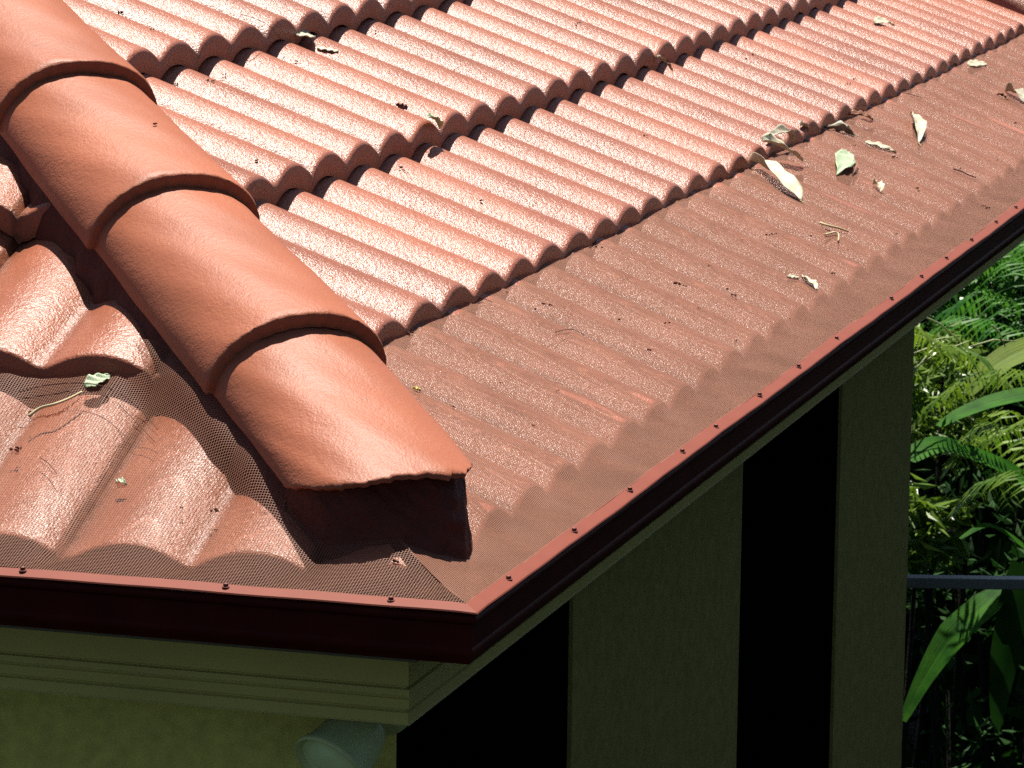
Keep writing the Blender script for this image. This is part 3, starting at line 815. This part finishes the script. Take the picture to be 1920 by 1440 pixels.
mesh_obj('stem', V, F, M_pale, p1, smooth=True)
# palms: arching pinnate fronds
def palm(name, label, pixs, Y, mat_, n, leaflen, width):
    c = at_y(pixs[0][0][0], pixs[0][0][1], Y)
    root = empty(name, (c.x, Y, GZ)); tag(root, label, 'palm', 'palms in the garden')
    for i, pp in enumerate(pixs):
        V = []; F = []; pts = [at_y(x, y, Y+.12*j-.1*i % .3) for j, (x, y) in enumerate(pp)]
        frond(V, F, pts, leaflen, n, .8, width, random.Random(i+int(Y*10)))
        fr = mesh_obj('frond', V, F, mat_, root)
        V = []; F = []; tube(V, F, pts, [.007, .006, .005, .003][:len(pts)] if len(pts) <= 4 else .005, 6)
        mesh_obj('midrib', V, F, M_pale, fr, smooth=True)
    V = []; F = []; tube(V, F, [(c.x, Y+.3, GZ), (c.x, Y+.2, (GZ+c.z)/2), tuple(c)], [.07, .055, .04], 12)
    mesh_obj('trunk', V, F, M_bark, root, smooth=True)
palm('palm_plant', 'feathery dark green palm fronds just under the gutter at the right edge',
     [[(1960, 640), (1900, 560), (1840, 540), (1760, 590)], [(1960, 640), (1930, 500), (1880, 470), (1830, 500)], [(1960, 640), (1860, 600), (1790, 590), (1720, 640)],
      [(1990, 560), (1960, 450), (1900, 440), (1870, 480)]], 8.2, M_palm, 26, .13, .0065)
palm('palm_plant', 'low palm with drooping pale leaflets hanging behind the strap leaves',
     [[(1960, 860), (1900, 770), (1850, 770), (1800, 800)], [(1960, 900), (1930, 830), (1900, 860), (1890, 950)], [(1960, 900), (1890, 800), (1830, 820), (1780, 880)]], 7.8, M_shrub, 22, .11, .008)
palm('palm_plant', 'yellow green feathery fronds crossing in front of the broad strap leaves',
     [[(1960, 700), (1890, 690), (1820, 700), (1740, 760)], [(1960, 760), (1900, 800), (1850, 790), (1800, 830)], [(1960, 930), (1900, 880), (1850, 900), (1790, 960)], [(1700, 600), (1760, 640), (1830, 660), (1890, 720)]], 7.0, M_shrub, 24, .10, .006)
# shrubs
def shrub(name, label, c, rx, ry, rz, n, size, mat_, seed, cat='shrub', part='foliage', kind=None, stems=2):
    root = empty(name, (c[0], c[1], GZ)); tag(root, label, cat, 'shrubs in the garden', kind=kind)
    rk = random.Random(seed); V = []; F = []
    cl = [Vector((rk.uniform(-1, 1)*rx, rk.uniform(-1, 1)*ry, rk.uniform(-1, 1)*rz)) for _ in range(max(6, n//60))]
    for i in range(n):
        q_ = Vector(c)+rk.choice(cl)*.95+Vector((rk.gauss(0, .22)*rx, rk.gauss(0, .22)*ry, rk.gauss(0, .22)*rz))
        d = Vector((rk.uniform(-1, 1), rk.uniform(-1, 1), rk.uniform(-1.1, .3))).normalized(); L_ = size*rk.uniform(.5, 1.4)
        s2 = d.cross(Vector((rk.uniform(-1, 1), rk.uniform(-1, 1), 1))).normalized()*L_*rk.uniform(.10, .22)
        n_ = d.cross(s2).normalized()*L_*.12
        b = len(V); V += [tuple(q_), tuple(q_+d*L_*.45+s2+n_), tuple(q_+d*L_), tuple(q_+d*L_*.45-s2+n_)]
        F += [(b, b+1, b+2), (b, b+2, b+3)]
    mesh_obj(part, V, F, mat_, root)
    V = []; F = []
    for k in range(stems):
        e = Vector(c)+Vector((rk.uniform(-.7, .7)*rx, rk.uniform(-.7, .7)*ry, rk.uniform(-.2, .6)*rz))
        b_ = Vector((c[0]+rk.uniform(-.15, .15), c[1]+rk.uniform(-.1, .1), GZ))
        tube(V, F, [b_, b_.lerp(e, .5)+Vector((rk.uniform(-.1, .1), 0, 0)), e], [.018, .012, .005], 6)
    mesh_obj('stem', V, F, M_bark, root, smooth=True)
    return root
def cpx(px, py, Y): return tuple(at_y(px, py, Y))
shrub('shrub', 'leafy shrub with small yellow green leaves behind the lime stems', cpx(1770, 720, 8.0), .14, .25, .14, 1700, .045, M_shrub, 1)
shrub('shrub', 'bamboo like shrub with pointed drooping leaves above the grey rail', cpx(1722, 965, 7.6), .09, .1, .11, 420, .075, M_shrub, 2)
shrub('shrub', 'dense deep green bush filling the garden below the gutter', cpx(1850, 540, 9.2), .45, .3, .28, 3200, .06, M_palm, 3)
shrub('shrub', 'shaded bush of dark leaves low behind the grey rail', cpx(1830, 1010, 8.6), .35, .3, .25, 700, .07, M_dark, 4)
shrub('shrub', 'sparse low bush with a few glinting leaves under the grey rail', cpx(1780, 1280, 8.0), .3, .3, .3, 160, .06, M_dark, 5)

# grey rail of the pool fence
a = at_y(1640, 1089, 4.35); b = at_y(2100, 1096, 4.35)
rail = empty('rail_fence', (b.x, b.y, GZ)); tag(rail, 'plain grey steel top rail of a low fence crossing the garden', 'fence')
V = []; F = []; hh = .0115
for p in (a, b):
    for (dy, dz) in ((-.02, hh), (.02, hh), (.02, -hh), (-.02, -hh)): V.append((p.x, p.y+dy, p.z+dz))
F = [(0,1,2,3), (7,6,5,4), (0,4,5,1), (1,5,6,2), (2,6,7,3), (3,7,4,0)]
r_ = mesh_obj('top_rail', V, F, M_rail, rail)
md = r_.modifiers.new('bevel', 'BEVEL'); md.width = .003; md.segments = 2
for p in (a, b):
    V = []; F = []; box(V, F, p.x-.02, p.x+.02, p.y-.018, p.y+.018, GZ-.05, p.z-hh); mesh_obj('post', V, F, M_rail, rail)

# dense planting further back and an unseen tree added to shade the garden
def wood():
    V = []; F = []; rk = random.Random(21)
    for i in range(34000):
        x = rk.uniform(-7, 3.5); y = 9.8+rk.uniform(0, 2.2)+.4*math.sin(x*3); z = GZ+rk.uniform(0, 1)**.8*(3.0+.5*math.sin(x*2.1))
        q_ = Vector((x, y, z)); d = Vector((rk.uniform(-1, 1), rk.uniform(-1, .6), rk.uniform(-1.2, .5))).normalized(); L_ = rk.uniform(.10, .28)
        s2 = d.cross(Vector((rk.uniform(-1, 1), rk.uniform(-1, 1), 1))).normalized()*L_*.2
        b = len(V); V += [tuple(q_), tuple(q_+d*L_*.45+s2), tuple(q_+d*L_), tuple(q_+d*L_*.45-s2)]; F += [(b, b+1, b+2, b+3)]
    tag(mesh_obj('garden_thicket', V, F, M_dark, None), 'dark green thicket filling the back of the garden', 'thicket', kind='stuff')
wood()
def hedge():  # unseen hedge added to block low sky and darken noses, gutter and piers
    root = empty('sky_block_hedge', (7.6, 3, GZ)); tag(root, 'unseen tall dark hedge added right of the house to block sky light', 'hedge')
    V = []; F = []; rk = random.Random(31)
    for i in range(15000):
        y = rk.uniform(-6, 13); z = GZ+rk.uniform(0, 1)*(6.0+.6*math.sin(y*1.7)); x = 7.0+rk.uniform(0, 1.3)+.3*math.sin(y*2.3)
        q_ = Vector((x, y, z)); d = Vector((rk.uniform(-1, .6), rk.uniform(-1, 1), rk.uniform(-1.2, .5))).normalized(); L_ = rk.uniform(.2, .45)
        s2 = d.cross(Vector((rk.uniform(-1, 1), rk.uniform(-1, 1), 1))).normalized()*L_*.25
        b = len(V); V += [tuple(q_), tuple(q_+d*L_*.45+s2), tuple(q_+d*L_), tuple(q_+d*L_*.45-s2)]; F += [(b, b+1, b+2, b+3)]
    mesh_obj('foliage', V, F, M_dark, root)
    V = []; F = []
    for k in range(14):
        y = -5.6+k*1.35; tube(V, F, [(7.7, y, GZ-.05), (7.75, y+.1, GZ+2.5), (7.7, y, GZ+5)], [.07, .05, .02], 6)
    mesh_obj('stem', V, F, M_bark, root)
hedge()
def tree(c, R_, n, seed):
    root = empty('added_shade_tree', (c[0], c[1], GZ)); tag(root, 'unseen tall leafy tree added beyond the garden to shade it', 'tree')
    rk = random.Random(seed); V = []; F = []; LV = []; LF_ = []
    top = Vector(c)
    tube(V, F, [(c[0], c[1], GZ-.1), (c[0]+.1, c[1], GZ+2), (c[0], c[1]+.1, c[2]-.6), (c[0], c[1], c[2]+.6)], [.2, .16, .12, .04], 12)
    cl = []
    for k in range(26):
        d = Vector((rk.uniform(-1, 1), rk.uniform(-1, 1), rk.uniform(-.6, .9))); d = d.normalized()*rk.uniform(.5, 1)
        e = top+Vector((d.x*R_[0], d.y*R_[1], d.z*R_[2])); cl.append(e)
        tube(V, F, [top+Vector((0, 0, -.8)), top.lerp(e, .5)+Vector((0, 0, -.1)), e], [.07, .04, .012], 6)
    mesh_obj('trunk', V, F, M_bark, root, smooth=True)
    for i in range(n):
        q_ = rk.choice(cl)+Vector((rk.gauss(0, .5), rk.gauss(0, .4), rk.gauss(0, .25)))
        d = Vector((rk.uniform(-1, 1), rk.uniform(-1, 1), rk.uniform(-1, .4))).normalized(); L_ = rk.uniform(.15, .34)
        s2 = d.cross(Vector((rk.uniform(-1, 1), rk.uniform(-1, 1), 1))).normalized()*L_*.28
        b = len(LV); LV += [tuple(q_), tuple(q_+d*L_*.45+s2), tuple(q_+d*L_), tuple(q_+d*L_*.45-s2)]; LF_ += [(b, b+1, b+2, b+3)]
    mesh_obj('crown', LV, LF_, M_shrub, root)
tree((-2.5, 14.2, 4.6), (3.6, 2.2, 1.0), 16000, 4)
